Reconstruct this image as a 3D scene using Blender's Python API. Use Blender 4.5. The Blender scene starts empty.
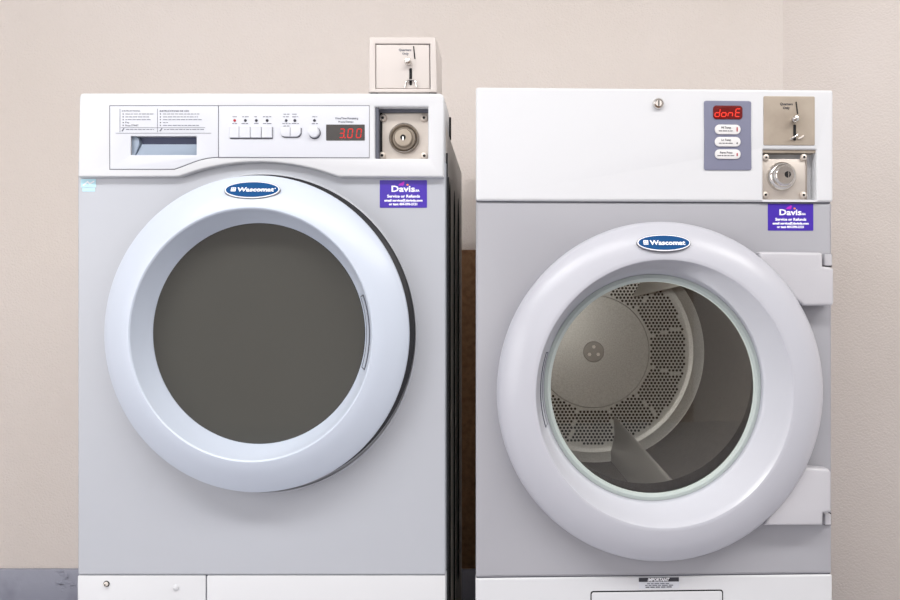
import bpy, bmesh, math, random
from mathutils import Vector, Matrix
random.seed(7)
C = bpy.context.scene.collection
PI = math.pi
# ---------------------------------------------------------------- camera calibration
F, CX, CY, CH = 854.0, 503.0, 295.0, 0.90     # focal (px), principal point, camera height

# ---------------------------------------------------------------- materials
def lin(c):
    c /= 255.0
    return c/12.92 if c <= 0.04045 else ((c+0.055)/1.055)**2.4
def rgb(r, g, b): return (lin(r), lin(g), lin(b), 1)

def mat(name, col, rough=0.5, metal=0.0, coat=0.0, emit=None, estr=0.0, spec=0.5,
        noise=None, bump=None, rvar=None):
    """noise=(scale, second colour, low, high)  bump=(scale, strength, distance)"""
    m = bpy.data.materials.new(name); m.use_nodes = True
    nt = m.node_tree; b = nt.nodes['Principled BSDF']
    b.inputs['Base Color'].default_value = col
    b.inputs['Roughness'].default_value = rough
    b.inputs['Metallic'].default_value = metal
    b.inputs['Coat Weight'].default_value = coat
    b.inputs['Coat Roughness'].default_value = 0.08
    b.inputs['Specular IOR Level'].default_value = spec
    if emit:
        b.inputs['Emission Color'].default_value = emit
        b.inputs['Emission Strength'].default_value = estr
    tc = nt.nodes.new('ShaderNodeTexCoord')
    if noise:
        n = nt.nodes.new('ShaderNodeTexNoise'); n.inputs['Scale'].default_value = noise[0]
        n.inputs['Detail'].default_value = 5
        r = nt.nodes.new('ShaderNodeValToRGB')
        r.color_ramp.elements[0].position = noise[2]; r.color_ramp.elements[0].color = col
        r.color_ramp.elements[1].position = noise[3]; r.color_ramp.elements[1].color = noise[1]
        nt.links.new(tc.outputs['Object'], n.inputs['Vector'])
        nt.links.new(n.outputs['Fac'], r.inputs['Fac'])
        nt.links.new(r.outputs['Color'], b.inputs['Base Color'])
    if bump:
        n = nt.nodes.new('ShaderNodeTexNoise'); n.inputs['Scale'].default_value = bump[0]
        n.inputs['Detail'].default_value = 3
        bp = nt.nodes.new('ShaderNodeBump'); bp.inputs['Strength'].default_value = bump[1]
        bp.inputs['Distance'].default_value = bump[2]
        nt.links.new(tc.outputs['Object'], n.inputs['Vector'])
        nt.links.new(n.outputs['Fac'], bp.inputs['Height'])
        nt.links.new(bp.outputs['Normal'], b.inputs['Normal'])
    return m

def glass_mat(name, tint, ior=1.6):
    m = bpy.data.materials.new(name); m.use_nodes = True
    nt = m.node_tree
    for n in list(nt.nodes): nt.nodes.remove(n)
    o = nt.nodes.new('ShaderNodeOutputMaterial')
    t = nt.nodes.new('ShaderNodeBsdfTransparent'); t.inputs['Color'].default_value = tint
    g = nt.nodes.new('ShaderNodeBsdfGlossy'); g.inputs['Roughness'].default_value = 0.02
    fr = nt.nodes.new('ShaderNodeFresnel'); fr.inputs['IOR'].default_value = ior
    mx = nt.nodes.new('ShaderNodeMixShader')
    nt.links.new(fr.outputs[0], mx.inputs[0]); nt.links.new(t.outputs[0], mx.inputs[1])
    nt.links.new(g.outputs[0], mx.inputs[2]); nt.links.new(mx.outputs[0], o.inputs['Surface'])
    return m

M = {}
M['wall'] = mat('beige_textured_paint', rgb(221,212,205), 0.75, noise=(1.3, rgb(227,219,214), 0.35, 0.7), bump=(190, 0.7, 0.003))
M['brown'] = mat('brown_textured_paint', rgb(152,116,82), 0.7, noise=(60, rgb(128,94,64), 0.4, 0.65), bump=(95, 0.5, 0.004))
M['base'] = mat('grey_blue_painted_base', rgb(160,163,178), 0.6, noise=(14, rgb(148,151,166), 0.5, 0.7), bump=(30, 0.4, 0.004))
M['floor'] = mat('grey_floor_paint', rgb(186,186,192), 0.5, noise=(6, rgb(170,170,178), 0.4, 0.7), bump=(40, 0.1, 0.002))
M['ceil'] = mat('ceiling_paint', rgb(225,222,218), 0.8, bump=(60, 0.2, 0.003))
M['white'] = mat('white_enamel', rgb(214,215,218), 0.38)
M['white2'] = mat('white_plastic', rgb(211,213,220), 0.42)
M['grey'] = mat('light_grey_enamel', rgb(182,185,192), 0.36)
M['dgrey'] = mat('dryer_grey_enamel', rgb(166,166,172), 0.33)
M['door'] = mat('washer_door_plastic', rgb(200,208,221), 0.32)
M['ddoor'] = mat('dryer_door_plastic', rgb(188,189,197), 0.30)
M['hinge'] = mat('hinge_plastic', rgb(190,189,194), 0.4)
M['side'] = mat('zinc_side_panel', rgb(222,214,206), 0.5)
M['black'] = mat('black_rubber', rgb(28,28,32), 0.45)
M['void'] = mat('dark_gap', rgb(14,14,16), 0.8)
M['seam'] = mat('panel_seam', rgb(120,120,128), 0.7)
M['seam_shade'] = mat('seam_and_shade', rgb(88,90,100), 0.7)  # dark joints, also painted shade under buttons and in the vault recess
M['steel'] = mat('brushed_steel', rgb(214,204,194), 0.38, 0.5, noise=(25, rgb(204,194,184), 0.4, 0.7))
M['vault'] = mat('vault_steel', rgb(208,199,190), 0.4, 0.35, noise=(20, rgb(196,187,178), 0.4, 0.7))
M['satin'] = mat('satin_meter_plate', rgb(178,166,152), 0.45, 0.45, noise=(14, rgb(160,148,134), 0.4, 0.7))
M['pale'] = mat('pale_painted_metal', rgb(208,200,195), 0.4)
M['ring'] = mat('dark_chrome', rgb(168,163,158), 0.22, 1.0)
M['chrome'] = mat('chrome', rgb(215,212,208), 0.16, 1.0)
M['bluegrey'] = mat('bluegrey_panel', rgb(120,122,144), 0.45)
M['recess'] = mat('drawer_grip', rgb(150,163,180), 0.4)
M['recessd'] = mat('drawer_grip_slot', rgb(64,70,98), 0.5)
M['disp'] = mat('display_window', rgb(62,58,56), 0.4)
M['dispr'] = mat('dark_red_display', rgb(104,8,8), 0.25)
M['led'] = mat('red_led', rgb(130,10,10), 0.4, emit=rgb(255,30,20), estr=0.7)
M['led2'] = mat('bright_red_led', rgb(150,20,15), 0.4, emit=rgb(255,62,40), estr=1.0)
M['ledr'] = mat('red_lamp', rgb(170,30,45), 0.4)
M['ink'] = mat('dark_print', rgb(52,52,60), 0.6)
M['inkg'] = mat('grey_print', rgb(112,114,124), 0.6)
M['purple'] = mat('purple_vinyl', rgb(66,38,165), 0.35)
M['pink'] = mat('magenta_print', rgb(186,30,190), 0.4)
M['orange'] = mat('orange_print', rgb(255,150,70), 0.4)
M['print'] = mat('white_print', rgb(250,250,255), 0.5)
M['blue'] = mat('blue_badge', rgb(0,70,124), 0.6, spec=0.2)
M['cyan'] = mat('pale_cyan_vinyl', rgb(190,230,242), 0.4)
M['pill'] = mat('pill_button', rgb(222,220,220), 0.45)
M['glass_w'] = mat('dark_tinted_glass', rgb(74,74,70), 0.06, spec=0.6)
M['glass_d'] = glass_mat('clear_glass', (0.86, 0.86, 0.84, 1), 1.75)
M['gring'] = mat('pale_green_seal', rgb(186,196,192), 0.35)
M['drum'] = mat('drum_galvanised', rgb(192,190,186), 0.45, 0.4, noise=(260, rgb(176,174,168), 0.35, 0.65), bump=(200, 0.2, 0.002))
M['drum_shaded'] = mat('shaded_drum_wall', rgb(100,95,91), 0.5, 0.4, noise=(90, rgb(90,85,81), 0.35, 0.7))  # wall metal darkened to hold the shade inside the drum
M['fin'] = mat('drum_fin_metal', rgb(150,147,142), 0.4, 0.4)
M['hole'] = mat('perforation', rgb(20,19,18), 0.9)

# ---------------------------------------------------------------- mesh building
class B:
    """collects faces of several materials -> ONE mesh object"""
    def __init__(s): s.v=[]; s.f=[]; s.m=[]; s.mats=[]
    def mi(s, k):
        if k not in s.mats: s.mats.append(k)
        return s.mats.index(k)
    def add(s, vs, fs, k, T=None):
        n=len(s.v); i=s.mi(k)
        for p in vs:
            p=Vector(p); s.v.append(T@p if T else p)
        for f in fs: s.f.append([n+a for a in f]); s.m.append(i)
        return s
    def build(s, name, parent=None, sharp=32, **props):
        me=bpy.data.meshes.new(name); me.from_pydata(s.v,[],s.f)
        for k in s.mats: me.materials.append(M[k])
        me.polygons.foreach_set('material_index', s.m)
        bm=bmesh.new(); bm.from_mesh(me)
        bmesh.ops.remove_doubles(bm, verts=bm.verts, dist=1e-6)
        for f in bm.faces: f.smooth=True
        for e in bm.edges:
            e.smooth = len(e.link_faces)==2 and e.calc_face_angle(0)<math.radians(sharp)
        bm.to_mesh(me); bm.free()
        o=bpy.data.objects.new(name, me); C.objects.link(o)
        if parent: o.parent=parent
        for k,v in props.items(): o[k]=v
        return o
    # --- flat outline in x,z (with holes), from y=front (towards viewer, smaller) to y=back
    def prism(s, pts, front, back, k, bevel=0.0, holes=(), res=2, T=None):
        cu=bpy.data.curves.new('tmp','CURVE'); cu.dimensions='2D'; cu.fill_mode='BOTH'
        for loop in [pts]+list(holes):
            sp=cu.splines.new('POLY'); sp.points.add(len(loop)-1)
            for p,q in zip(sp.points,loop): p.co=(q[0],q[1],0,1)
            sp.use_cyclic_u=True
        th=abs(back-front); bevel=min(bevel, th*0.49)
        cu.extrude=th/2-bevel; cu.bevel_depth=bevel; cu.bevel_resolution=res; cu.offset=-bevel
        s._curve(cu, (front+back)/2, k, T); return s
    def _curve(s, cu, ymid, k, T):
        ob=bpy.data.objects.new('tmp',cu); C.objects.link(ob)
        bpy.context.view_layer.update()
        me=bpy.data.meshes.new_from_object(ob.evaluated_get(bpy.context.evaluated_depsgraph_get()))
        vs=[(v.co.x, ymid-v.co.z, v.co.y) for v in me.vertices]
        s.add(vs,[list(p.vertices) for p in me.polygons],k,T)
        bpy.data.objects.remove(ob); bpy.data.curves.remove(cu); bpy.data.meshes.remove(me)
    def text(s, body, x, z, y, size, k, bold=0.0, shear=0.0, width=None, T=None):
        cu=bpy.data.curves.new('tmp','FONT'); cu.body=body; cu.size=size; cu.align_x='CENTER'; cu.align_y='CENTER'
        cu.offset=bold; cu.shear=shear; cu.extrude=0.0002; cu.resolution_u=2
        ob=bpy.data.objects.new('tmp',cu); C.objects.link(ob)
        bpy.context.view_layer.update()
        me=bpy.data.meshes.new_from_object(ob.evaluated_get(bpy.context.evaluated_depsgraph_get()))
        xs=[v.co.x for v in me.vertices]; ys=[v.co.y for v in me.vertices]
        cx=(min(xs)+max(xs))/2; cy=(min(ys)+max(ys))/2
        sc=1.0 if not width else width/(max(xs)-min(xs))
        vs=[(x+(v.co.x-cx)*sc, y-v.co.z, z+(v.co.y-cy)) for v in me.vertices]
        s.add(vs,[list(p.vertices) for p in me.polygons],k,T)
        bpy.data.objects.remove(ob); bpy.data.curves.remove(cu); bpy.data.meshes.remove(me)
        return s
    def lathe(s, prof, cx, cz, k, n=96, zs=1.0, cap0=False, cap1=False, T=None):
        """prof = [(r, y)...] around the y axis"""
        vs=[]; fs=[]
        for r,y in prof:
            for i in range(n):
                a=2*PI*i/n; vs.append((cx+r*math.cos(a), y, cz+r*zs*math.sin(a)))
        for j in range(len(prof)-1):
            for i in range(n):
                a=j*n+i; b=j*n+(i+1)%n; fs.append([a,b,b+n,a+n])
        if cap0: fs.append(list(range(n)))
        if cap1: fs.append([(len(prof)-1)*n+i for i in range(n)][::-1])
        return s.add(vs,fs,k,T)
    def box(s, x0,x1,y0,y1,z0,z1,k,bev=0.0,seg=2,T=None):
        bm=bmesh.new(); bmesh.ops.create_cube(bm,size=1)
        for v in bm.verts: v.co=((x0+x1)/2+v.co.x*(x1-x0),(y0+y1)/2+v.co.y*(y1-y0),(z0+z1)/2+v.co.z*(z1-z0))
        if bev: bmesh.ops.bevel(bm,geom=bm.edges[:],offset=bev,segments=seg,affect='EDGES',profile=0.5)
        bm.verts.index_update()
        vs=[v.co.copy() for v in bm.verts]; fs=[[v.index for v in f.verts] for f in bm.faces]
        bm.free(); return s.add(vs,fs,k,T)
    def tube(s, pts, r, k, n=8):
        vs=[]; fs=[]; P=[Vector(p) for p in pts]
        for i,p in enumerate(P):
            d=(P[min(i+1,len(P)-1)]-P[max(i-1,0)]).normalized()
            u=d.cross(Vector((0,1,0)));
            if u.length<1e-3: u=d.cross(Vector((1,0,0)))
            u.normalize(); w=d.cross(u)
            for j in range(n):
                a=2*PI*j/n; vs.append(p+u*r*math.cos(a)+w*r*math.sin(a))
        for i in range(len(P)-1):
            for j in range(n):
                fs.append([i*n+j,i*n+(j+1)%n,(i+1)*n+(j+1)%n,(i+1)*n+j])
        fs.append(list(range(n))[::-1]); fs.append([(len(P)-1)*n+j for j in range(n)])
        return s.add(vs,fs,k)

def rrect(x0,x1,z0,z1,r,n=6):
    if x0>x1: x0,x1=x1,x0
    if z0>z1: z0,z1=z1,z0
    pts=[]
    for cx,cz,a0 in ((x1-r,z1-r,0),(x0+r,z1-r,90),(x0+r,z0+r,180),(x1-r,z0+r,270)):
        for i in range(n+1):
            a=math.radians(a0+90*i/n); pts.append((cx+r*math.cos(a),cz+r*math.sin(a)))
    return pts
def ell(cx,cz,rx,rz,n=64): return [(cx+rx*math.cos(2*PI*i/n),cz+rz*math.sin(2*PI*i/n)) for i in range(n)]

def empty(name, loc, rz=0, **props):
    o=bpy.data.objects.new(name,None); C.objects.link(o); o.location=loc; o.rotation_euler=(0,0,rz)
    o.empty_display_size=0.1
    for k,v in props.items(): o[k]=v
    return o

class Face:
    """front plane of a machine; L() turns a sighting into local x,z at a given protrusion"""
    def __init__(s, x0, y0, a): s.x0,s.y0,s.a=x0,y0,a
    def L(s, px, py, prot=0.0):
        c,n=math.cos(s.a),math.sin(s.a)
        dx,dy,dz=(px-CX)/F,1.0,(CY-py)/F
        ox,oy=-s.x0,-s.y0
        cx,cy=c*ox+n*oy,-n*ox+c*oy
        ex,ey=c*dx+n*dy,-n*dx+c*dy
        t=(-prot-cy)/ey
        return (cx+t*ex, CH+t*dz)
    def pts(s, P, prot=0.0): return [s.L(x,y,prot) for x,y in P]
    def R(s, x0,y0,x1,y1,prot,r):     # rounded rectangle given in sightings, r in metres
        a=s.L(x0,y1,prot); b=s.L(x1,y0,prot); return rrect(a[0],b[0],a[1],b[1],r)
    def k(s): return s.y0/F

def words(b, x0, x1, z, y, h, k, seed=0):
    """a line of print too small to read: word-long dashes"""
    r=random.Random(seed); x=x0
    while x<x1-h:
        w=min(r.uniform(2.0,5.5)*h, x1-x)
        b.prism(rrect(x,x+w,z-h*0.4,z+h*0.4,h*0.12,2), y-0.0002, y+0.0002, k); x+=w+h*0.8

SEG={'a':((-1,1),(1,1)),'b':((1,1),(1,0)),'c':((1,0),(1,-1)),'d':((-1,-1),(1,-1)),'e':((-1,0),(-1,-1)),'f':((-1,1),(-1,0)),'g':((-1,0),(1,0))}
DIG={'0':'abcdef','3':'abcdg','d':'bcdeg','o':'cdeg','n':'ceg','E':'adefg'}
def seg7(ch, cx, cz, y, hw, hh, th, k, slant=0.14, dot=False):
    b=B()
    for s_ in DIG[ch]:
        (x0,z0),(x1,z1)=SEG[s_]
        p=Vector((x0*hw,z0*hh)); q=Vector((x1*hw,z1*hh)); d=(q-p).normalized(); n=Vector((-d.y,d.x))
        p+=d*th*0.6; q-=d*th*0.6
        poly=[p-d*th*.5,p+n*th*.5,q+n*th*.5,q+d*th*.5,q-n*th*.5,p-n*th*.5]
        b.prism([(cx+v.x+v.y*slant,cz+v.y) for v in poly][::-1], y-0.0004,y+0.0003,k)
    if dot: b.prism(ell(cx+hw*1.45,cz-hh,th*.7,th*.7,10),y-0.0004,y+0.0003,k)
    return b

# ================================================================ THE ROOM
BW = 2.52                                   # back wall distance
zb = CH-(568-CY)*BW/F
RX = (783-CX)*BW/F                          # right wall
def struct(o): o['kind']='structure'; return o

def wall_panel(name, x0,x1,y0,y1,z0,z1,k):
    return struct(B().box(x0,x1,y0,y1,z0,z1,k).build(name))
wall_panel('wall_back', -2.6, RX+0.12, BW, BW+0.1, 0, 2.6, 'wall')
A=math.radians(52); wl=2.9        # the right wall is turned to an obtuse angle, shaped to catch more light
T=Matrix.Translation((RX,BW,0))@Matrix.Rotation(A,4,'Z')
struct(B().box(0,.12,-wl,.0,0,2.6,'wall',T=T).build('wall_right'))
struct(B().box(.25,1.63,-2.6,-2.585,0,2.1,'brown').build('reflection_panel'))  # unseen dark panel added to darken the dryer glass reflection
wall_panel('wall_left', -2.72, -2.6, -2.6, BW+0.1, 0, 2.6, 'wall')
wall_panel('wall_front', -2.72, 3.4, -2.7, -2.6, 0, 2.6, 'wall')
wall_panel('floor', -2.72, 3.4, -2.6, BW+0.1, -0.1, 0, 'floor')
wall_panel('ceiling', -2.72, 3.4, -2.6, BW+0.1, 2.6, 2.7, 'ceil')
# painted grey band at the wall foot with a chipped patch beside the washer
b=B().box(-2.6,-1.2,BW-0.014,BW,0,zb,'base',0.003)
b.box(-1.21,RX,BW-0.012,BW,0,zb-0.002,'base',0.003)
rr=random.Random(3)
for i in range(26):
    px=66+rr.uniform(-9,11); py=569+abs(rr.gauss(9,8)); x=(px-CX)*BW/F; z=CH-(py-CY)*BW/F
    if z<0.01 or z>zb-0.004: continue
    w=rr.uniform(.003,.012); h=rr.uniform(.002,.006)
    n=7; a0=rr.uniform(0,PI)
    poly=[(x+w*math.cos(a0+2*PI*j/n)*rr.uniform(.5,1.1), z+h*math.sin(a0+2*PI*j/n)*rr.uniform(.5,1.1)) for j in range(n)]
    b.prism(poly,BW-0.0155,BW-0.013,'base',0.0007)
struct(b.build('baseboard_back'))
# brown painted strip of wall behind the two machines
zt=CH-(250-CY)*BW/F
struct(B().box((440-CX)*BW/F,(520-CX)*BW/F,BW-0.006,BW,zb,zt,'brown',0.001).build('trim_1'))

# ================================================================ THE WASHER
WY=1.60; W=Face((261.5-CX)*WY/F, WY, 0.0); L=W.L; kk=WY/F
washer=empty('washing_machine',(W.x0,W.y0,0),0,category='washing machine',
    label='front-loading washer with dark round glass door, standing left of the dryer')
D=0.66
xl,_=L(77.7,0); xr,_=L(445.5,0); z_bot=L(0,575.2)[1]; z_lid=CH+0.322; z_con=L(0,93,.014)[1]
DC=L(255.8,334,.05); DR=153.2*(WY-.05)/F; ZS=1.04
GC=DC
# cabinet front: grey sheet with a stepped ring pressed round the door
b=B().prism(rrect(xl,xr,z_bot,L(0,160)[1],0.004),0,0.035,'grey',0.0035)
b.lathe([(DR*1.040,0.001),(DR*1.036,-0.003),(DR*1.028,-0.004),(DR*1.020,-0.0015),(DR*.99,-0.0015)],DC[0]+.0,DC[1]-.001,'grey',96,ZS)
b.build('cabinet_front',washer)
# sides with ventilation slots
for sgn,xs in ((1,xr),(-1,xl)):
    b=B()
    y0,y1=0.035,D
    outline=[(y0,0.05),(y1,0.05),(y1,z_lid),(y0,z_lid)]
    holes=[]
    for t0,t1,zt_ in ((.130,.205,0),(.290,.370,0),(.455,.545,0)):
        zt2=CH+ (CY-190)*1.74/F - (0.0 if t0<.2 else .0)
        hw=(t1-t0)/2
        top=[(t0+hw+hw*math.cos(PI*i/10), zt2-hw+hw*1.6*math.sin(PI*i/10)) for i in range(11)]
        holes.append([(t1,0.20)]+top+[(t0,0.20)])
    # local outline (depth, z) -> x = side
    T=Matrix.Translation((xs-sgn*0.002,0,0))@Matrix(((0,-1,0,0),(1,0,0,0),(0,0,1,0),(0,0,0,1)))
    if sgn<0: T=Matrix.Translation((xs+0.002,0,0))@Matrix(((0,1,0,0),(1,0,0,0),(0,0,1,0),(0,0,0,1)))
    b.prism(outline,-0.0004,0.0004,'side',0,holes,T=T)
    b.box(xs-sgn*0.0055-0.001,xs-sgn*0.0055+0.001,y0+.01,D-.01,0.15,z_lid-.05,'void')
    xo=xs-sgn*.001
    b.tube([(xo,.038,.06),(xo,.038,z_lid-.05)],.0028,'black',6)
    b.box(xo-.001,xo+.001,.046,.074,.06,z_lid-.06,'grey',.0006)
    b.tube([(xo,.083,.06),(xo,.083,z_lid-.09)],.0028,'black',6)
    b.build('side_panel',washer)
B().box(xl+.004,xr-.004,0.05,D,z_lid-.012,z_lid,'side',.003).build('top_panel',washer)
B().box(xl+.004,xr-.004,D-.004,D,.05,z_lid-.012,'side').build('back_panel',washer)

# console
cp=.014
arc=[]
R_=221.0
for i in range(21):
    x=179+159*i/20; dx=x-258.5; y=162+R_-math.sqrt(R_*R_-dx*dx); arc.append((x,min(y,177)))
outline=[(77.6,177)]+arc+[(444,177),(444,98),(443,95),(440,93.2),(83,93),(80.2,94),(79.2,97)]
pts=W.pts(outline,cp)
rec=W.R(375,107,428,158.5,cp,.0015)
hole_con=W.R(130.5,136,196.5,155,cp,.001)
b=B().prism(pts,-cp,0.046,'white',.004,[rec,hole_con])
# rear body of the console (depth .16), hollow behind the coin recess
xa,xb=L(80,0,cp)[0]+.001,L(444,0,cp)[0]-.001
zc=z_con-.001
b.box(xa,xb,.045,.155,z_lid-.02,zc,'white',.004)
con=b.build('control_panel',washer)
b=B().box(xb-.001,xb+.0035,.158,.166,z_lid-.002,zc-.008,'void'); b.build('console_gap_shade',washer)  # dark strip painting the gap and shade behind the console

# fascia & drawer with seams
def arcdown(n=8):
    return [(174+ (218-174)*i/n, 169-12*math.sin(i/n*PI/2)**1.15) for i in range(n+1)]
dr=[(110,169)]+arcdown()+[(218,106),(110,106)]
fa=[(218.8,157),(369,157.5),(369,106),(218.8,106)]
hole_dr=W.R(130.5,136,196.5,155,cp+.002,.001)
q=cp+.0012
b=B().prism(W.pts([(109.5,169.7),(174,169.7)]+[(x+.3,y+.7) for x,y in arcdown()]+[(218.6,105.4),(109.5,105.4)],cp),-cp-.0004,-cp+.001,'seam_shade',0,[hole_dr])
b.prism(W.pts(dr,q),-q,-cp,'white2',.0005,[hole_dr])
drawer=b.build('detergent_drawer',washer)
b=B().prism(W.pts([(218.4,158.1),(369.6,158.2),(369.6,105.3),(218.4,105.3)],cp),-cp-.0004,-cp+.001,'seam')
b.prism(W.pts(fa,q),-q,-cp,'white2',.0005)
b.build('fascia',con)
# drawer grip pocket
a=L(130.5,155,cp); c=L(196.5,136,cp)
b=B()
b.box(a[0],c[0],-.001,.0,a[1],c[1],'recess')
gx0,gx1,gz0,gz1=a[0],c[0],a[1],c[1]
zm=L(0,143.5,cp)[1]
b.prism([(gx0+.018,zm),(gx1,zm),(gx1,gz1-.006),(gx1-.006,gz1),(gx0+.010,gz1),(gx0+.015,gz1-.006)][::1],-.002,-.0008,'recessd')
b.prism([(gx0,gz0),(gx1,gz0),(gx1,zm),(gx0+.018,zm),(gx0+.014,gz0+.013),(gx0+.006,gz0)],-.006,-.001,'recess',.001)
b.prism([(gx0,gz0),(gx0+.006,gz0),(gx0+.014,zm),(gx0+.013,gz1-.003),(gx0+.008,gz1),(gx0,gz1)],-.009,-.001,'recess',.001)
b.build('drawer_grip',drawer)
# printed instructions on drawer
b=B(); y=-q-.0002
def tx(s,px,py,size,k,bold=0,w=None,shear=0,face=W,prot=q):
    p=face.L(px,py,prot); b.text(s,p[0],p[1],-prot-.0002,size,k,bold,shear,None if not w else w*kk)
tx('INSTRUCTIONS',131,111,.0042,'inkg',0,18); tx('INSTRUCCIONES DE USO',174.5,111,.0045,'inkg',.0001,29)
for i,py in enumerate((114,116.9,119.7,122.6,125.4)):
    for x0,x1,k in ((125.5,(154,149,151,129,139)[i],'ink'),(163,(200,198,202,168,199)[i],'inkg')):
        p=L(x0-2.3 if k=='ink' else x0-2.5,py,q)
        b.prism(ell(p[0],p[1],.0011,.0011,10),y-.0002,y+.0002,'ink')
        p0=L(x0,py,q); p1=L(x1,py,q)
        if i==4 and k=='ink': tx('Press START',132,py,.0042,'ink',0,13)
        elif i==3 and k=='ink': tx('Pay',127.3,py,.0042,'inkg',0,4)
        else: words(b,p0[0],p1[0],p0[1],y,.0016,'inkg',i*7+int(x0))
for x0,x1 in ((126,154),(164,204)):
    p0=L(x0,129.5,q); p1=L(x1,129.5,q); words(b,p0[0],p1[0],p0[1],y,.0016,'inkg',x0)
    p=L(x0-3,129.8,q); b.prism([(p[0]-.003,p[1]-.002),(p[0]-.001,p[1]-.003),(p[0]+.003,p[1]+.002),(p[0]+.001,p[1]+.003)],y-.0002,y+.0002,'inkg')
for (x0,y0,x1,y1) in ((120,109,120,132),(157.5,109,157.5,132),(121,127.7,205,127.7),(116,133.2,211,133.2)):
    p0=L(x0,y0,q); p1=L(x1,y1,q); h=.0004
    b.box(min(p0[0],p1[0])-h,max(p0[0],p1[0])+h,y-.0002,y+.0002,min(p0[1],p1[1])-h,max(p0[1],p1[1])+h,'inkg')
b.build('instruction_print',drawer)
# push buttons over offset dark copies that paint their drop shadows
for i,(x0,x1) in enumerate(((229.8,239.0),(239.4,250.2),(250.7,261.3),(261.8,272.2))):
    B().prism(W.R(x0+.2,127,x1+.6,139,q,.0008),-q-.0006,-q+.0005,'seam_shade').prism(W.R(x0,126.5,x1,137.8,q+.002,.0012),-q-.004,-q,'white2',.001).build('push_button',con)
for i,(x0,x1) in enumerate(((280.6,290.4),(290.8,301.0))):
    z0=L(x0,137,q); z1=L(x1,127.5,q); r=.009
    def half(dx=0,dz=0,g=0):
        xa_,za_,xb_,zb_=z0[0]+dx-g,z0[1]+dz-g,z1[0]+dx+g,z1[1]+dz
        if i==0: return [(xb_,zb_),(xa_,zb_)]+[(xa_+r-r*math.cos(PI/2*j/6),za_+r-r*math.sin(PI/2*j/6)) for j in range(7)]+[(xb_,za_)]
        return [(xb_,zb_),(xa_,zb_),(xa_,za_)]+[(xb_-r+r*math.sin(PI/2*j/6),za_+r-r*math.cos(PI/2*j/6)) for j in range(7)]
    B().prism(half(.0008,-.0012,.0004),-q-.0006,-q+.0005,'seam_shade').prism(half(),-q-.004,-q,'white2',.001).build('push_button',con)
p=L(314.4,132.6,q)
B().lathe([(.0112,-q+.0003),(.0112,-q-.0008)],p[0]+.0008,p[1]-.001,'seam_shade',32,1,cap1=True).lathe([(.0102,-q),(.0102,-q-.006),(.0092,-q-.0075),(.006,-q-.0082),(.0015,-q-.0084)],p[0],p[1],'white2',32,1,cap1=True).build('start_button',con)  # offset dark disc paints the start button's drop shadow
for i,px in enumerate((234.7,245.4,256.4,267.2,286.2,295,314.5)):
    p=L(px,120.5,q)
    B().lathe([(.0026,-q),(.0026,-q-.0008),(.0016,-q-.0014)],p[0],p[1],'ledr' if i==0 else 'ink',16,1,cap1=True).build('indicator_light',con)
for i,(px,w) in enumerate(((234.7,4.2),(245.4,6.5),(256.4,4),(267.2,8.5),(286.5,7),(295.2,6),(314.8,5))):
    b=B()
    for py,ww in ((116.8,w),(123.6,w*1.2 if i!=3 else w)):
        p0=L(px-ww/2,py,q); p1=L(px+ww/2,py,q); words(b,p0[0],p1[0],p0[1],-q-.0002,.0017,'inkg',i*11+int(py))
    for px2,py in ((286.5,114.2),(295.2,114.2),(286.5,126)):
        if abs(px2-px)<1:
            p0=L(px-3,py,q); p1=L(px+3,py,q); words(b,p0[0],p1[0],p0[1],-q-.0002,.0017,'inkg',int(px+py))
    b.build('button_lettering',con)
b=B()
tx('Price/Time Remaining',346.8,118.6,.0052,'inkg',.0001,22.5); tx('Precio/Tiempo',346,122,.0046,'inkg',.0001,15)
b.build('display_lettering',con)
# display
disp=B().prism(W.R(326.2,124.6,364.8,140.5,q,.0006),-q-.0008,-q+.0003,'disp').build('display',washer)
for i,(ch,px) in enumerate((('3',342.0),('0',350.3),('0',359.0))):
    p=L(px,133.4,q); seg7(ch,p[0],p[1],-q-.0009,.0040,.0080,.0018,'led',.12,i==0).build('digit',disp)

def bolt(b,x,z,y,r,k='steel'):
    b.lathe([(r,y),(r,y-.002),(r*.8,y-.0045),(r*.35,y-.0055)],x,z,k,20,1,cap1=True)
    b.lathe([(r*.38,y-.0057),(r*.38,y-.0059)],x,z,'void',6,1,cap1=True)
# coin vault in its recess
pl=-.012       # plate is 12 mm behind the cabinet front
a=L(375,158.5,pl-.00); c=L(428,107,pl)
b=B().box(a[0]+.002-.004,c[0]+.008,.012,.016,a[1]-.006,c[1]+.006,'vault')
fx0,_=L(375,158.5,cp); fx1,fz1=L(428,107,cp); _,fz0=L(0,158.5,cp)
b.box(fx0-.0006,fx0+.006,-.010,.0118,fz0,fz1,'seam_shade')
b.box(fx0+.006,fx1,.004,.0118,fz1-.006,fz1,'seam_shade')  # dark top strip paints the frame's shadow over the vault plate
b.box(fx0+.006,fx0+.010,.010,.0121,fz0,fz1-.004,'void')
vault=b.build('coin_vault',washer)
for px,py in ((382.8,117.8),(424,117.8),(382,155.5),(424.2,155.8)):
    p=L(px,py,-.008); bb=B(); bolt(bb,p[0],p[1],.012,.0075); bb.build('bolt',vault)
p=L(403.6,137.3,0); b=B()
b.lathe([(.0285,.012),(.0280,.004),(.0262,.001),(.0240,.003),(.0215,.009)],p[0],p[1],'ring',48,1)
b.lathe([(.0215,.009),(.0185,.0085),(.0175,.003),(.0155,-.0005),(.004,-.001)],p[0]-.001,p[1],'satin',48,1,cap1=True)
b.lathe([(.0052,-.0011),(.0052,-.0014)],p[0]-.001,p[1],'void',18,1,cap1=True)
b.box(p[0]-.0022,p[0]+.0002,-.0022,-.0015,p[1]-.006,p[1]+.001,'chrome')
b.build('lock_cylinder',vault)

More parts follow.
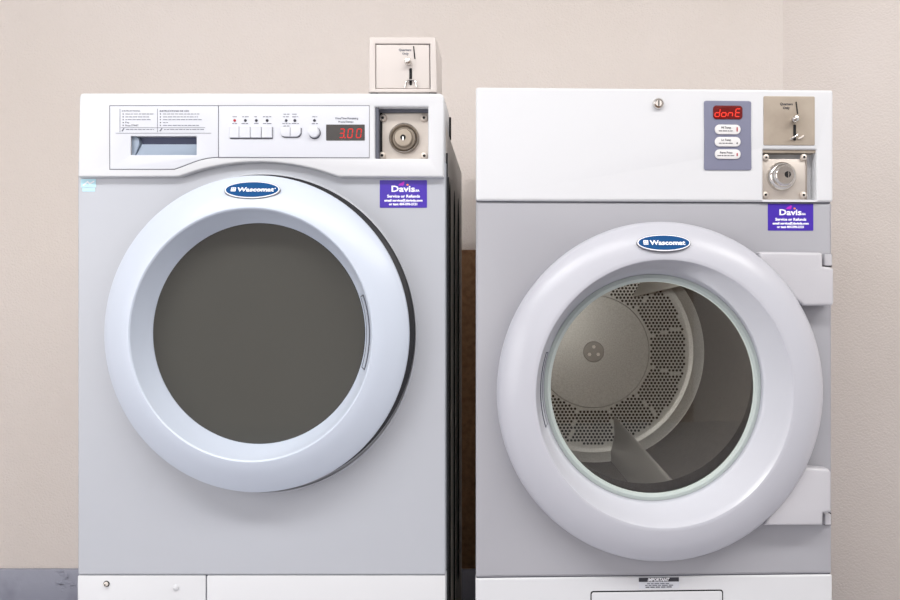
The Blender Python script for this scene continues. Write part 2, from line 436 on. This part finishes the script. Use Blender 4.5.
# service sticker (same layout on both machines)
def sticker(face, x0,y0,x1,y1, parent, prot):
    s=(x1-x0)/47.5*kk
    b=B().prism(face.R(x0,y0,x1,y1,prot,.001),-prot-.0006,-prot+.0004,'purple')
    o=b.build('service_sticker',parent,label='purple service sticker with white print')
    b=B(); cx,cz=face.L((x0+x1)/2,(y0+y1)/2,prot); y=-prot-.0007
    def t(st,dx,dz,size,bold,w): b.text(st,cx+dx*s,cz+dz*s,y,size*s/.001874,'print',bold,0,w*s)
    t('Davis',-.2,5.2,.0160,.0004,23.5); t('USA',13.6,3.4,.0055,.0002,5.2)
    t('Service or Refunds',.2,-2.2,.0074,.00025,33)
    t('email service@davisda.com',0,-6.7,.0060,.00028,38.5)
    t('or text 404-590-2121',-.3,-10.2,.0060,.00028,28.5)
    b.prism([(cx+x*s,cz+z*s) for x,z in ((-5,8.6),(-3.5,10.6),(-1,11.6),(0,12.6),(1.2,12.2),(.6,9.4),(-.5,8.4))],y-.0002,y+.0002,'pink')
    b.prism(ell(cx+4.2*s,cz+9.2*s,1.1*s,.9*s,14),y-.0003,y+.0002,'orange')
    b.build('lettering',o)
sticker(W,379.8,180.2,427,207.8,washer,0)

# pale energy sticker
b=B().prism(W.R(81,179,96,187.5,0,.0008),-.0006,.0004,'cyan').prism(W.R(82.5,188,95,191.6,0,.0008),-.0006,.0004,'cyan')
p=L(81,187,0); e=L(96,179,0); w=e[0]-p[0]; h=e[1]-p[1]
b.prism([(p[0]+w*x,p[1]+h*z) for x,z in ((.1,.2),(.45,.75),(.6,.5),(.9,.8),(.9,.65),(.6,.3),(.45,.55),(.2,.15))],-.0009,-.0004,'print')
b.build('energy_sticker',washer)

# door
b=B().lathe([(DR*.985,0.002),(DR*.985,-.014),(DR*.992,-.02),(DR*.995,-.036),(DR*.985,-.042)],DC[0],DC[1],'door',128,ZS)
b=B().lathe([(DR-.006,-.032),(DR,-.040),(DR-.001,-.046),(DR-.006,-.0515),(DR-.016,-.0585),(.240,-.0735),(.222,-.0815),(.2175,-.0825),(.2150,-.0805),(.2135,-.0760),(.1995,-.034),(.1945,-.028)],DC[0],DC[1],'door',160,ZS)
door=b.build('door',washer)
b=B().lathe([(DR-.004,.001),(DR+.0005,-.010),(DR+.0010,-.017),(DR-.0025,-.022),(DR-.0015,-.028),(DR-.008,-.034)],DC[0]+.0068,DC[1]+.0028,'black',128,ZS); b.build('door_gasket',door)
b=B().lathe([(.1960,-.028),(.1937,-.0305),(.004,-.0305)],DC[0],DC[1],'glass_w',128,ZS,cap1=True); b.build('door_glass',door)
# grip slot on the inner slope at right
def slot(cx,cz,a0,a1,r0,y0,r1,y1,name,parent,k1,k2):
    b=B(); n=24; vs=[]; fs=[]
    loop=[]
    for i in range(n+1):
        a=math.radians(a0+(a1-a0)*i/n); loop.append((cx+r0*math.cos(a),y0,cz+r0*ZS*math.sin(a)))
    for i in range(n,-1,-1):
        a=math.radians(a0+(a1-a0)*i/n); loop.append((cx+r1*math.cos(a),y1,cz+r1*ZS*math.sin(a)))
    b.tube(loop+[loop[0]],.0011,k1,6)
    m=n+1
    vs=[(x,y-.0006,z) for x,y,z in loop]
    fs=[[i,i+1,2*m-2-i,2*m-1-i] for i in range(n)]
    b.add(vs,fs,k2); b.build(name,parent)
slot(DC[0],DC[1],-17,19,.2005,-.0430,.2085,-.0640,'grip_slot',door,'seam_shade','door')

def badge(face,px,py,prot,rx,ry,parent,tilt,reg):
    p=face.L(px,py,prot); s=kk*(WY-prot)/WY
    T=Matrix.Translation((p[0],-prot,p[1]))@Matrix.Rotation(-math.radians(tilt),4,'X')
    ry=ry/math.cos(math.radians(tilt))
    b=B()
    b.prism(ell(0,0,(rx)*s,(ry)*s),-.003,.006,'seam',.0008,T=T)
    b.prism(ell(0,0,(rx-.7)*s,(ry-.7)*s),-.0034,0,'print',T=T)
    b.prism(ell(0,0,(rx-1.7)*s,(ry-1.7)*s),-.0038,0,'blue',T=T)
    y=-.0041
    b.text('Wascomat',3.6*s,-.1*s,y,1.0*.0126*rx/28,'print',.00035,0,36.5*s*rx/28,T=T)
    q0=-18.6*s*rx/28
    if reg: b.prism(ell(23.0*s,1.2*s,.6*s,.6*s,10),y-.0002,y+.0002,'print',T=T)
    h=2.4*s
    b.prism(rrect(q0-h,q0+h,-h,h,.0006),y-.0002,y+.0002,'print',T=T)
    for dx in (-.42,.42):
        for dz in (-.45,.45):
            b.prism([(q0+dx*h-.3*h,dz*h-.2*h),(q0+dx*h+.3*h,dz*h-.2*h),(q0+dx*h,dz*h+.32*h)],y-.0005,y,'blue',T=T)
    b.build('badge',parent)
badge(W,252.6,190.8,.0660,28,9.4,door,31,True)

# kick panels under the cabinet
zk=L(0,575.7,0)[1]; xm=L(206,0,0)[0]
b=B().box(xl-.001,xm-.0008,0,.05,.06,zk,'white',.003).box(xm+.0008,xr,0,.05,.06,zk,'white',.003)
b.box(xl+.002,xr-.002,.004,.05,.06,z_bot+.004,'seam_shade')
b.box(xl+.01,xr-.01,.02,D-.02,0,.06,'void')
b.box(xl+.004,xr-.004,.05,D,.06,.10,'side')
kick=b.build('kick_panel',washer)
p=L(106.5,583.8,0); bb=B(); bb.lathe([(.0058,.0),(.0056,-.0012)],p[0],p[1],'void',20,1,cap1=True); bolt(bb,p[0],p[1],-.001,.0042,'side'); bb.build('screw',kick)
p=L(176,587.5,0); B().lathe([(.0058,0),(.0055,-.002),(.003,-.0035),(.0008,-.004)],p[0],p[1],'white',20,1,cap1=True).build('screw_cap',kick)

# ================================================================ COIN METER BOX on the washer
KX=(403-CX)*1.61/F
box=empty('coin_box',(KX,1.603,z_con),0,category='coin box',label='small square off-white metal coin box sitting on top of the washer')
KB=Face(KX,1.603,0.0)
dep=.145
X0,Z1=KB.L(369,37); X1,Z0=KB.L(437.2,92.2); Z0-=z_con; Z1-=z_con
Z0=max(Z0,.0035)
p0=KB.L(375.3,88.6); p1=KB.L(430.5,43.6)
hole=[(p0[0],p0[1]-z_con),(p1[0],p0[1]-z_con),(p1[0]-.001,p1[1]-z_con),(p0[0],p1[1]-z_con)]
b=B().prism([(X0-.001,Z0),(X1,Z0),(X1-.003,Z1),(X0+.001,Z1)],0,.03,'pale',.0022,[hole])
b.box(X0,X1-.0015,.028,dep,Z0,Z1,'pale',.002)
b.box(hole[0][0],hole[1][0],-.001,.003,Z0-.0002,hole[0][1]-.001,'pale',.0005)
b.build('housing',box)
pb=B().prism([(hole[0][0]+.001,hole[0][1]+.0012),(hole[1][0]-.0018,hole[1][1]+.0012),(hole[2][0]-.0018,hole[2][1]-.0012),(hole[3][0]+.001,hole[3][1]-.0012)],.003,.008,'pale',.0008)
pb.prism(hole,.0075,.0095,'seam'); plate=pb.build('front_plate',box)
def meter(face, dz, y, parent, slotp, knob, lev, txt, kind):
    """coin slot, return knob and lever on a meter plate; y = plate surface"""
    def P(px,py): q_=face.L(px,py,-y); return (q_[0],q_[1]-dz)
    a_=P(*slotp[0]); c_=P(*slotp[1])
    d=Vector((c_[0]-a_[0],c_[1]-a_[1])).normalized(); n=Vector((-d.y,d.x))*.0011
    B().prism([(a_[0]+n.x,a_[1]+n.y),(c_[0]+n.x,c_[1]+n.y),(c_[0]-n.x,c_[1]-n.y),(a_[0]-n.x,a_[1]-n.y)],y-.0008,y+.0005,'void').build('coin_slot',parent)
    k_=P(*knob)
    B().lathe([(.0048,y),(.0052,y-.002),(.0066,y-.005),(.0068,y-.010),(.0050,y-.013),(.0015,y-.014)],k_[0],k_[1],'chrome',24,1,cap1=True).build('return_knob',parent)
    l0=P(*lev[0]); l1=P(*lev[1])
    B().prism(rrect(l0[0]-.0026,l0[0]+.0026,l1[1],l0[1],.0020),y-.0009,y+.0004,'void').build('lever_slot',parent)
    bb=B(); c0=P(lev[1][0],lev[1][1])
    if kind=='cup':
        pts=[]
        for i in range(17):
            a=PI*i/16; pts.append((c0[0]+.0098*math.cos(a),y-.004,c0[1]+.002+.0075*math.sin(a)))
        pts=[(pts[0][0]+.001,y-.002,c0[1]-.0045)]+pts+[(pts[-1][0]-.001,y-.002,c0[1]-.0045)]
        bb.tube(pts,.0014,'chrome',8)
    else:
        bb.tube([(c0[0]-.010,y-.003,c0[1]+.0015),(c0[0]-.003,y-.006,c0[1]+.006),(c0[0]+.003,y-.006,c0[1]+.010)],.0016,'chrome',8)
        bb.tube([(c0[0]+.006,y-.002,c0[1]+.0035),(c0[0]+.010,y-.004,c0[1]+.005),(c0[0]+.015,y-.003,c0[1]+.0085)],.0015,'side',8)
    bb.build('coin_return',parent)
    bb=B()
    for st,(px,py),w,sz in txt:
        t=P(px,py); bb.text(st,t[0],t[1],y-.0003,sz,'ink' if kind!='cup' else 'inkg',.00012,0,w*kk)
    bb.build('lettering',parent)
meter(KB,z_con,.003,plate,((413.6,46.2),(414.9,59)),(408.4,63),((410.7,68.2),(411.1,85.3)),(('Quarters',(405,50.1),12.5,.0062),('Only',(405.5,54),6.6,.0062)),'cup')
for x in (X0+.009,X1-.009):
    for y in (.012,dep-.02):
        B().lathe([(.0078,0),(.0078,.0)],x,0,'void',4,1)
        B().box(x-.007,x+.007,y-.008,y+.008,0,Z0+.0006,'void',.0004).build('foot',box)

# ================================================================ THE DRYER
YAW=math.radians(1.9)
Dy=Face((653.8-CX)*1.6/F,1.6,YAW); L=Dy.L
dryer=empty('clothes_dryer',(Dy.x0,Dy.y0,0),YAW,category='dryer',
    label='tumble dryer with perforated drum seen through clear round glass door, right of the washer')
dxl=L(475.8,0)[0]; dxr=L(831.8,0)[0]; zsp=L(653,202,0)[1]; zkb=L(653,576.2,0)[1]; ztop=L(653,88.5,.006)[1]
DD=.86
DCd=L(662.8,392.6,.045); RD=164.5*(1.6-.03)/F; ZD=1.035
AX=L(649.5,382,0)      # drum axis
AX=(DCd[0]-.012,DCd[1]+.020)
GR=.2005               # seal ring outer radius
# grey cabinet front with door opening
front_hole=ell(DCd[0],DCd[1],.240,.240*ZD,72)
b=B().prism(rrect(dxl,dxr,zkb+.001,zsp-.0008,.003),0,.03,'dgrey',.004,[front_hole])
b.box(dxl+.002,dxr-.002,.003,.03,zsp-.004,zsp+.004,'seam_shade'); b.box(dxl+.002,dxr-.002,.003,.03,zkb-.004,zkb+.004,'seam_shade')
b.build('cabinet_front',dryer)
for x in (dxl+.002,dxr-.004):
    B().box(x,x+.002,.028,DD,.06,ztop-.002,'white').build('side_panel',dryer)
B().box(dxl+.002,dxr-.002,.028,DD,ztop-.008,ztop-.002,'white',.001).build('top_panel',dryer)
B().box(dxl+.004,dxr-.004,DD-.004,DD,.06,ztop-.008,'side').build('back_panel',dryer)
# white control panel with the vault recess cut in
pp=.006
vrec=Dy.R(763,149.5,816.5,200.6,pp,.0015)
a=L(653,201.0,pp)[1]
b=B().prism(rrect(dxl,dxr,zsp+.0006,ztop,.005),-pp,.03,'white',.004,[Dy.R(763.2,149.5,816.5,199.6,pp,.0015)])
dcon=b.build('control_panel',dryer)
p=L(658,104,pp); b=B()
b.lathe([(.0105,-pp),(.0105,-pp-.004),(.0088,-pp-.0065),(.006,-pp-.0068)],p[0],p[1],'chrome',28,1,cap1=True)
b.lathe([(.0058,-pp-.0069),(.0056,-pp-.0072)],p[0],p[1],'side',20,1,cap1=True)
b.box(p[0]-.001,p[0]+.001,-pp-.0076,-pp-.0071,p[1]-.005,p[1]+.005,'void')
b.build('key_lock',dcon)
# keypad
kp=W.k
pts=Dy.pts([(703.8,103),(704.3,101.4),(706,100.9),(748.5,101.2),(750.4,101.8),(750.8,103.2),(750.7,135),(751.2,168.4),(750.6,169.9),(749,170.2),(705.6,170.2),(704.3,169.8),(703.9,168.5),(704.2,135)],pp)
pad=B().prism(pts[::-1],-pp-.0022,-pp+.001,'bluegrey',.0006).build('keypad',dryer)
pq=pp+.0022
disp2=B().prism(Dy.R(713,105.8,742.3,119.2,pq,.006),-pq-.0014,-pq+.0005,'dispr',.0004).build('display',dryer)
for ch,px in (('d',717.3),('o',723.8),('n',730.3),('E',737.6)):
    p=L(px,112.9,pq); seg7(ch,p[0],p[1],-pq-.0015,.0042,.0072,.0018,'led2',.13).build('digit',disp2)
yq=-pq-.0027
for i,(py,st,w) in enumerate(((129.6,'Hi Temp',9.5),(141.9,'Lo Temp',9.5),(154.3,'Perm Press',12.5))):
    o=B().prism(Dy.R(714.6,py-4.7,740.3,py+4.8,pq,.0085),-pq-.0025,-pq+.0005,'pill',.001).build('push_button',dryer)
    bl=B(); p=L(725.8,py-1.5,pq); bl.text(st,p[0],p[1],yq,.0052,'ink',.00008,0,w*kk)
    p0=L(718.5 if i<2 else 717,py+1.5,pq); p1=L(733 if i<2 else 735,py+1.5,pq); words(bl,p0[0],p1[0],p0[1],yq,.0016,'ink',i+40)
    bl.build('lettering',o)
    p=L(736.7,py,pq); h=(.0042,.0016,.0028)[i]; zz=(0.0,-.003,-.001)[i]
    B().prism(rrect(p[0]-.0011,p[0]+.0011,p[1]-h+zz,p[1]+h+zz,.0006),yq-.0003,yq+.0002,'ledr' if i!=1 else 'ink').build('indicator_mark',o)
# coin meter plate
mp=pp+.0012
plate2=B().prism(Dy.R(763.4,96.6,814.6,145.2,pp,.0025),-mp,-pp+.002,'satin',.0005).build('coin_meter',dryer)
meter(Dy,0,-mp,plate2,((796,101.8),(797.6,114)),(793.8,120),((794.6,124.6),(795,140.6)),(('Quarters',(786.3,104.2),12.8,.0064),('Only',(786.3,108.2),6.8,.0064)),'lever')
# vault
ax0,az0=L(763.2,200.8,pp); ax1,az1=L(816.5,149.5,pp)
b=B().box(ax0-.004,L(806.5,0,0)[0],.004,.008,az0+.001,L(0,154.5,0)[1],'vault',.0006)
b.box(ax0-.004,ax1+.004,.022,.026,az0,az1+.004,'white')
b.box(ax0-.001,ax1,-.001,.022,az1-.0055,az1-.0005,'satin')
b.box(L(806.5,0,0)[0],L(807.6,0,0)[0],.002,.022,az0+.001,L(0,154.5,0)[1],'chrome')
vault2=b.build('coin_vault',dryer)
for px,py in ((766,157.3),(804,157.2),(765.5,194.8),(803.5,195)):
    p=L(px,py,0); bb=B(); bolt(bb,max(p[0],ax0+.0062),p[1],.004,.0068); bb.build('bolt',vault2)
p=L(784,175.5,.012); b=B()
b.lathe([(.0275,.004),(.0275,-.001),(.0258,-.006),(.0235,-.009),(.0215,-.010),(.0205,-.014),(.0190,-.018),(.0165,-.020),(.004,-.0205)],p[0],p[1],'chrome',48,1,cap1=True)
p2=(p[0]+.004,p[1]+.001)
b.lathe([(.0060,-.0206),(.0060,-.0209)],p2[0],p2[1],'void',18,1,cap1=True)
b.box(p2[0]+.0005,p2[0]+.0022,-.0218,-.0210,p2[1]-.006,p2[1]+.005,'chrome')
b.build('lock_cylinder',vault2)
sticker(Dy,767.8,203.9,813.2,230.6,dryer,0)

# door
b=B().lathe([(RD-.008,-.003),(RD-.002,-.016),(RD,-.026),(RD-.002,-.034),(RD-.008,-.042),(RD-.020,-.0505),(.262,-.0615),(.240,-.0660),(.2350,-.0668),(.2330,-.0660),(.2312,-.0610),(.2280,-.0500),(.2130,.036),(.2080,.046)],DCd[0],DCd[1],'ddoor',160,ZD)
ddoor=b.build('door',dryer)
b=B().lathe([(.2115,.046),(.2095,.0405),(.2030,.0385),(.1975,.0405),(.1965,.047)],DCd[0],DCd[1],'gring',128,ZD); b.build('glass_seal',ddoor)
b=B().lathe([(.199,.045),(.1,.0445),(.0001,.0445)],DCd[0],DCd[1],'glass_d',96,ZD); b.build('door_glass',ddoor)
slot(DCd[0],DCd[1],162,197,.2150,.0200,.2205,-.0110,'grip_slot',ddoor,'seam_shade','ddoor')
badge(Dy,663.5,243.5,.0605,27.3,8.9,ddoor,22,False)
# hinges
def hinge(poly, lip, notch, sgn):
    b=B().prism(Dy.pts(poly,.034)[::-1],-.034,0.0,'hinge',.005)
    nb=Dy.R(notch[0]-.9,notch[1]-(.2 if sgn>0 else 1.2),notch[2],notch[3]+(1.2 if sgn>0 else .2),.004,.0005)
    b.prism(nb,-.004,.002,'void')
    nb=Dy.R(*notch,.020,.001)
    b.prism(nb,-.020,.002,'hinge',.001)
    b.build('hinge',dryer)
up=[(759,252.6),(762,251.6),(820,252.4),(822.6,253.5),(823,266.4),(830,267),(834,268.8),(834.2,303),(832.6,305.6),(804,305.8)]
for i in range(1,7):
    t=i/7; ang=math.radians(31+ (55-31)*t)
    up.append((660.5+(161)*math.cos(ang),391-(166)*math.sin(ang)))
hinge(up,None,(824.6,254.0,832,265.6),1)
lo=[(764.5,525.6),(823,525.6),(823.6,513),(830.5,512.4),(831.6,510),(831.4,472.5),(829,469.4),(806,467.6)]
for i in range(1,7):
    t=i/7; ang=math.radians(-27-(48-27)*t)
    lo.append((660.5+(161)*math.cos(ang),391-(166)*math.sin(ang)))
hinge(lo,None,(825.2,514.2,831.2,525),-1)

# drum
T0=.055; TB=.78
rin=.302; cxd,czd=AX
b=B().lathe([(.206,.049),(.226,.052),(.226,.070),(rin,.085),(rin,TB-.035)],cxd,czd-.0,'drum_shaded',96)
# dished ring at the back and the back head
b.lathe([(rin,TB-.035),(rin-.004,TB-.032),(.280,TB-.004),(.270,TB)],cxd,czd,'drum',96)
drum=b.build('drum',dryer)
b=B().lathe([(.270,TB),(.262,TB+.002),(.158,TB+.002),(.155,TB-.001),(.03,TB-.004),(.0002,TB-.004)],cxd,czd,'drum',96)
b.lathe([(.029,TB-.003),(.029,TB-.0078),(.0278,TB-.009),(.0002,TB-.009)],cxd,czd,'fin',40)
for a in (90,210,330):
    x=cxd+.014*math.cos(math.radians(a)); z=czd+.014*math.sin(math.radians(a))
    b.lathe([(.0052,TB-.009),(.0048,TB-.013)],x,z,'side',6,1,cap1=True)
NS=12; pit=.0102; hr=.0037; y=TB+.0014
for i in range(-31,32):
    for j in range(-31,32):
        u=(i+.5*(j%2))*pit; v=j*pit*.866
        r=math.hypot(u,v); a=math.atan2(v,u)
        if r>.258 or r<.163: continue
        g=(a+PI/12+8*PI)%(PI/6); g=min(g,PI/6-g)*r     # distance to the spoke of the pattern
        if g<.0030: continue
        x=cxd+u; z=czd+v
        b.add([(x+hr*math.cos(2*PI*q_/9),y,z+hr*math.sin(2*PI*q_/9)) for q_ in range(9)],[list(range(9))],'hole')
b.build('drum_head',drum)
# unseen lens and light added on the throat to brighten the drum
lx,lz=cxd-.15,czd+.165
B().lathe([(.022,.070),(.022,.085),(.016,.096),(.005,.100),(.0005,.1005)],lx,lz,'pill',24,1,cap1=True).build('added_drum_lens',drum)
pl_=bpy.data.lights.new('added_drum_fill','POINT'); pl_.energy=6.5; pl_.shadow_soft_size=.02; pl_.color=(1,.985,.96)
po=bpy.data.objects.new('added_drum_fill',pl_); C.objects.link(po); po.parent=drum; po.location=(lx+.01,.13,lz-.01)
# three lifters
for g,db in ((-72,-.17),(54,-.06),(174,-.15)):
    an=math.radians(g)
    vsx=[]
    def rp(r,da,y): a=an+da; return (cxd+r*math.cos(a),y,czd+r*math.sin(a))
    for y,dr_ in ((TB-.006,0.0),(.092,.046)):
        vsx+=[rp(rin-.001,db,y),rp(.240+dr_*.6,db*.4,y),rp(.195+dr_,db*.15,y),rp(.189+dr_,-.006,y),rp(.188+dr_,.004,y),rp(.192+dr_,.014,y),rp(rin-.001,.05,y)]
    fs=[[i,i+1,i+8,i+7] for i in range(6)]+[list(range(7)),list(range(13,6,-1))]
    bb=B().add(vsx,fs,'fin')
    for q in range(3):
        r0,r1=.215+.028*q,.223+.028*q
        y0=TB-.010
        bb.add([rp(r0,-.028-.012*q,y0-.012),rp(r1,-.032-.012*q,y0-.012),rp(r1+.006,-.034-.012*q,y0-.16),rp(r0+.006,-.030-.012*q,y0-.16)],[[0,1,2,3]],'fin')
    bb.build('lifter',drum)
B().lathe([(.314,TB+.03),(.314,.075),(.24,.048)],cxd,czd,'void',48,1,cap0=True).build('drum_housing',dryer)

# kick panel, access hatch and notice
b=B().prism(rrect(dxl-.0005,dxr+.0005,.06,zkb-.0006,.003),-.001,.03,'white',.003)
b.box(dxl+.01,dxr-.01,.02,DD-.02,0,.06,'void'); b.box(dxl+.003,dxr-.003,.03,DD,.06,.10,'side')
kick2=b.build('kick_panel',dryer)
hp0=L(590.5,660,.001); hp1=L(723,589.5,.001)
B().prism(rrect(hp0[0],hp1[0],.09,hp1[1],.005),-.0016,0.0,'void').prism(rrect(hp0[0]+.002,hp1[0]-.002,.092,hp1[1]-.0024,.004),-.003,0.0,'white',.001).build('access_hatch',kick2)
b=B().prism(Dy.R(638.8,577.0,679.2,588.6,.001,.0004),-.0016,0.0,'white2').prism(Dy.R(638.8,577.2,678.8,581.8,.001,.0003),-.0019,0.0,'ink')
p=L(658.5,579.5,.001); b.text('IMPORTANT',p[0],p[1],-.0021,.0085,'print',.0003,.25,22*kk)
for i,(x0,x1) in enumerate(((647,669),(645,673),(645.5,672))):
    py=583.6+i*1.75; p0=L(x0,py,.001); p1=L(x1,py,.001); words(b,p0[0],p1[0],p0[1],-.0018,.0021,'ink' if i==2 else 'inkg',i+90)
b.build('notice_label',kick2)

# ================================================================ LIGHT
w=bpy.data.worlds.new('room_light'); bpy.context.scene.world=w; w.use_nodes=True
bg=w.node_tree.nodes['Background']; bg.inputs[0].default_value=(0.95,0.97,1.0,1); bg.inputs[1].default_value=0.9
def area(name,loc,target,sx,sy,power,col):
    l=bpy.data.lights.new(name,'AREA'); l.shape='RECTANGLE'; l.size=sx; l.size_y=sy; l.energy=power; l.color=col
    o=bpy.data.objects.new(name,l); C.objects.link(o); o.location=loc
    o.rotation_euler=(Vector(target)-Vector(loc)).to_track_quat('-Z','Y').to_euler(); return o
area('ceiling_fluorescent',(0.45,0.25,2.55),(0.45,0.5,0),1.6,0.4,25,(1.0,0.98,0.96))
area('ceiling_fluorescent_far',(-1.2,0.25,2.55),(-1.2,0.5,0),1.6,0.4,34,(0.98,0.99,1.0))
area('ceiling_fluorescent_right',(2.0,0.35,2.55),(1.9,0.6,0),1.2,0.5,34,(1.0,0.98,0.95))
area('added_front_fill',(-0.6,-2.55,1.95),(-0.2,1.6,1.0),2.8,0.9,28,(0.94,0.97,1.0))  # added soft fill from the camera side, brightens walls and drum
area('added_side_fill',(-2.55,0.1,1.05),(0.8,1.4,0.6),2.6,1.6,46,(0.97,0.98,1.0))  # added fill from the left to lift the lower walls

# ================================================================ CAMERA
cam=bpy.data.cameras.new('camera'); co=bpy.data.objects.new('camera',cam); C.objects.link(co)
co.location=(0,0,CH); co.rotation_euler=(PI/2,0,0)
cam.sensor_width=36; cam.lens=F/900*36; cam.shift_x=-(CX-450)/900; cam.shift_y=(CY-300)/900
cam.clip_start=.02
sc=bpy.context.scene; sc.camera=co
vs=sc.view_settings; vs.view_transform='Standard'; vs.look='None'; vs.gamma=1; vs.use_curve_mapping=False; vs.exposure=-0.18
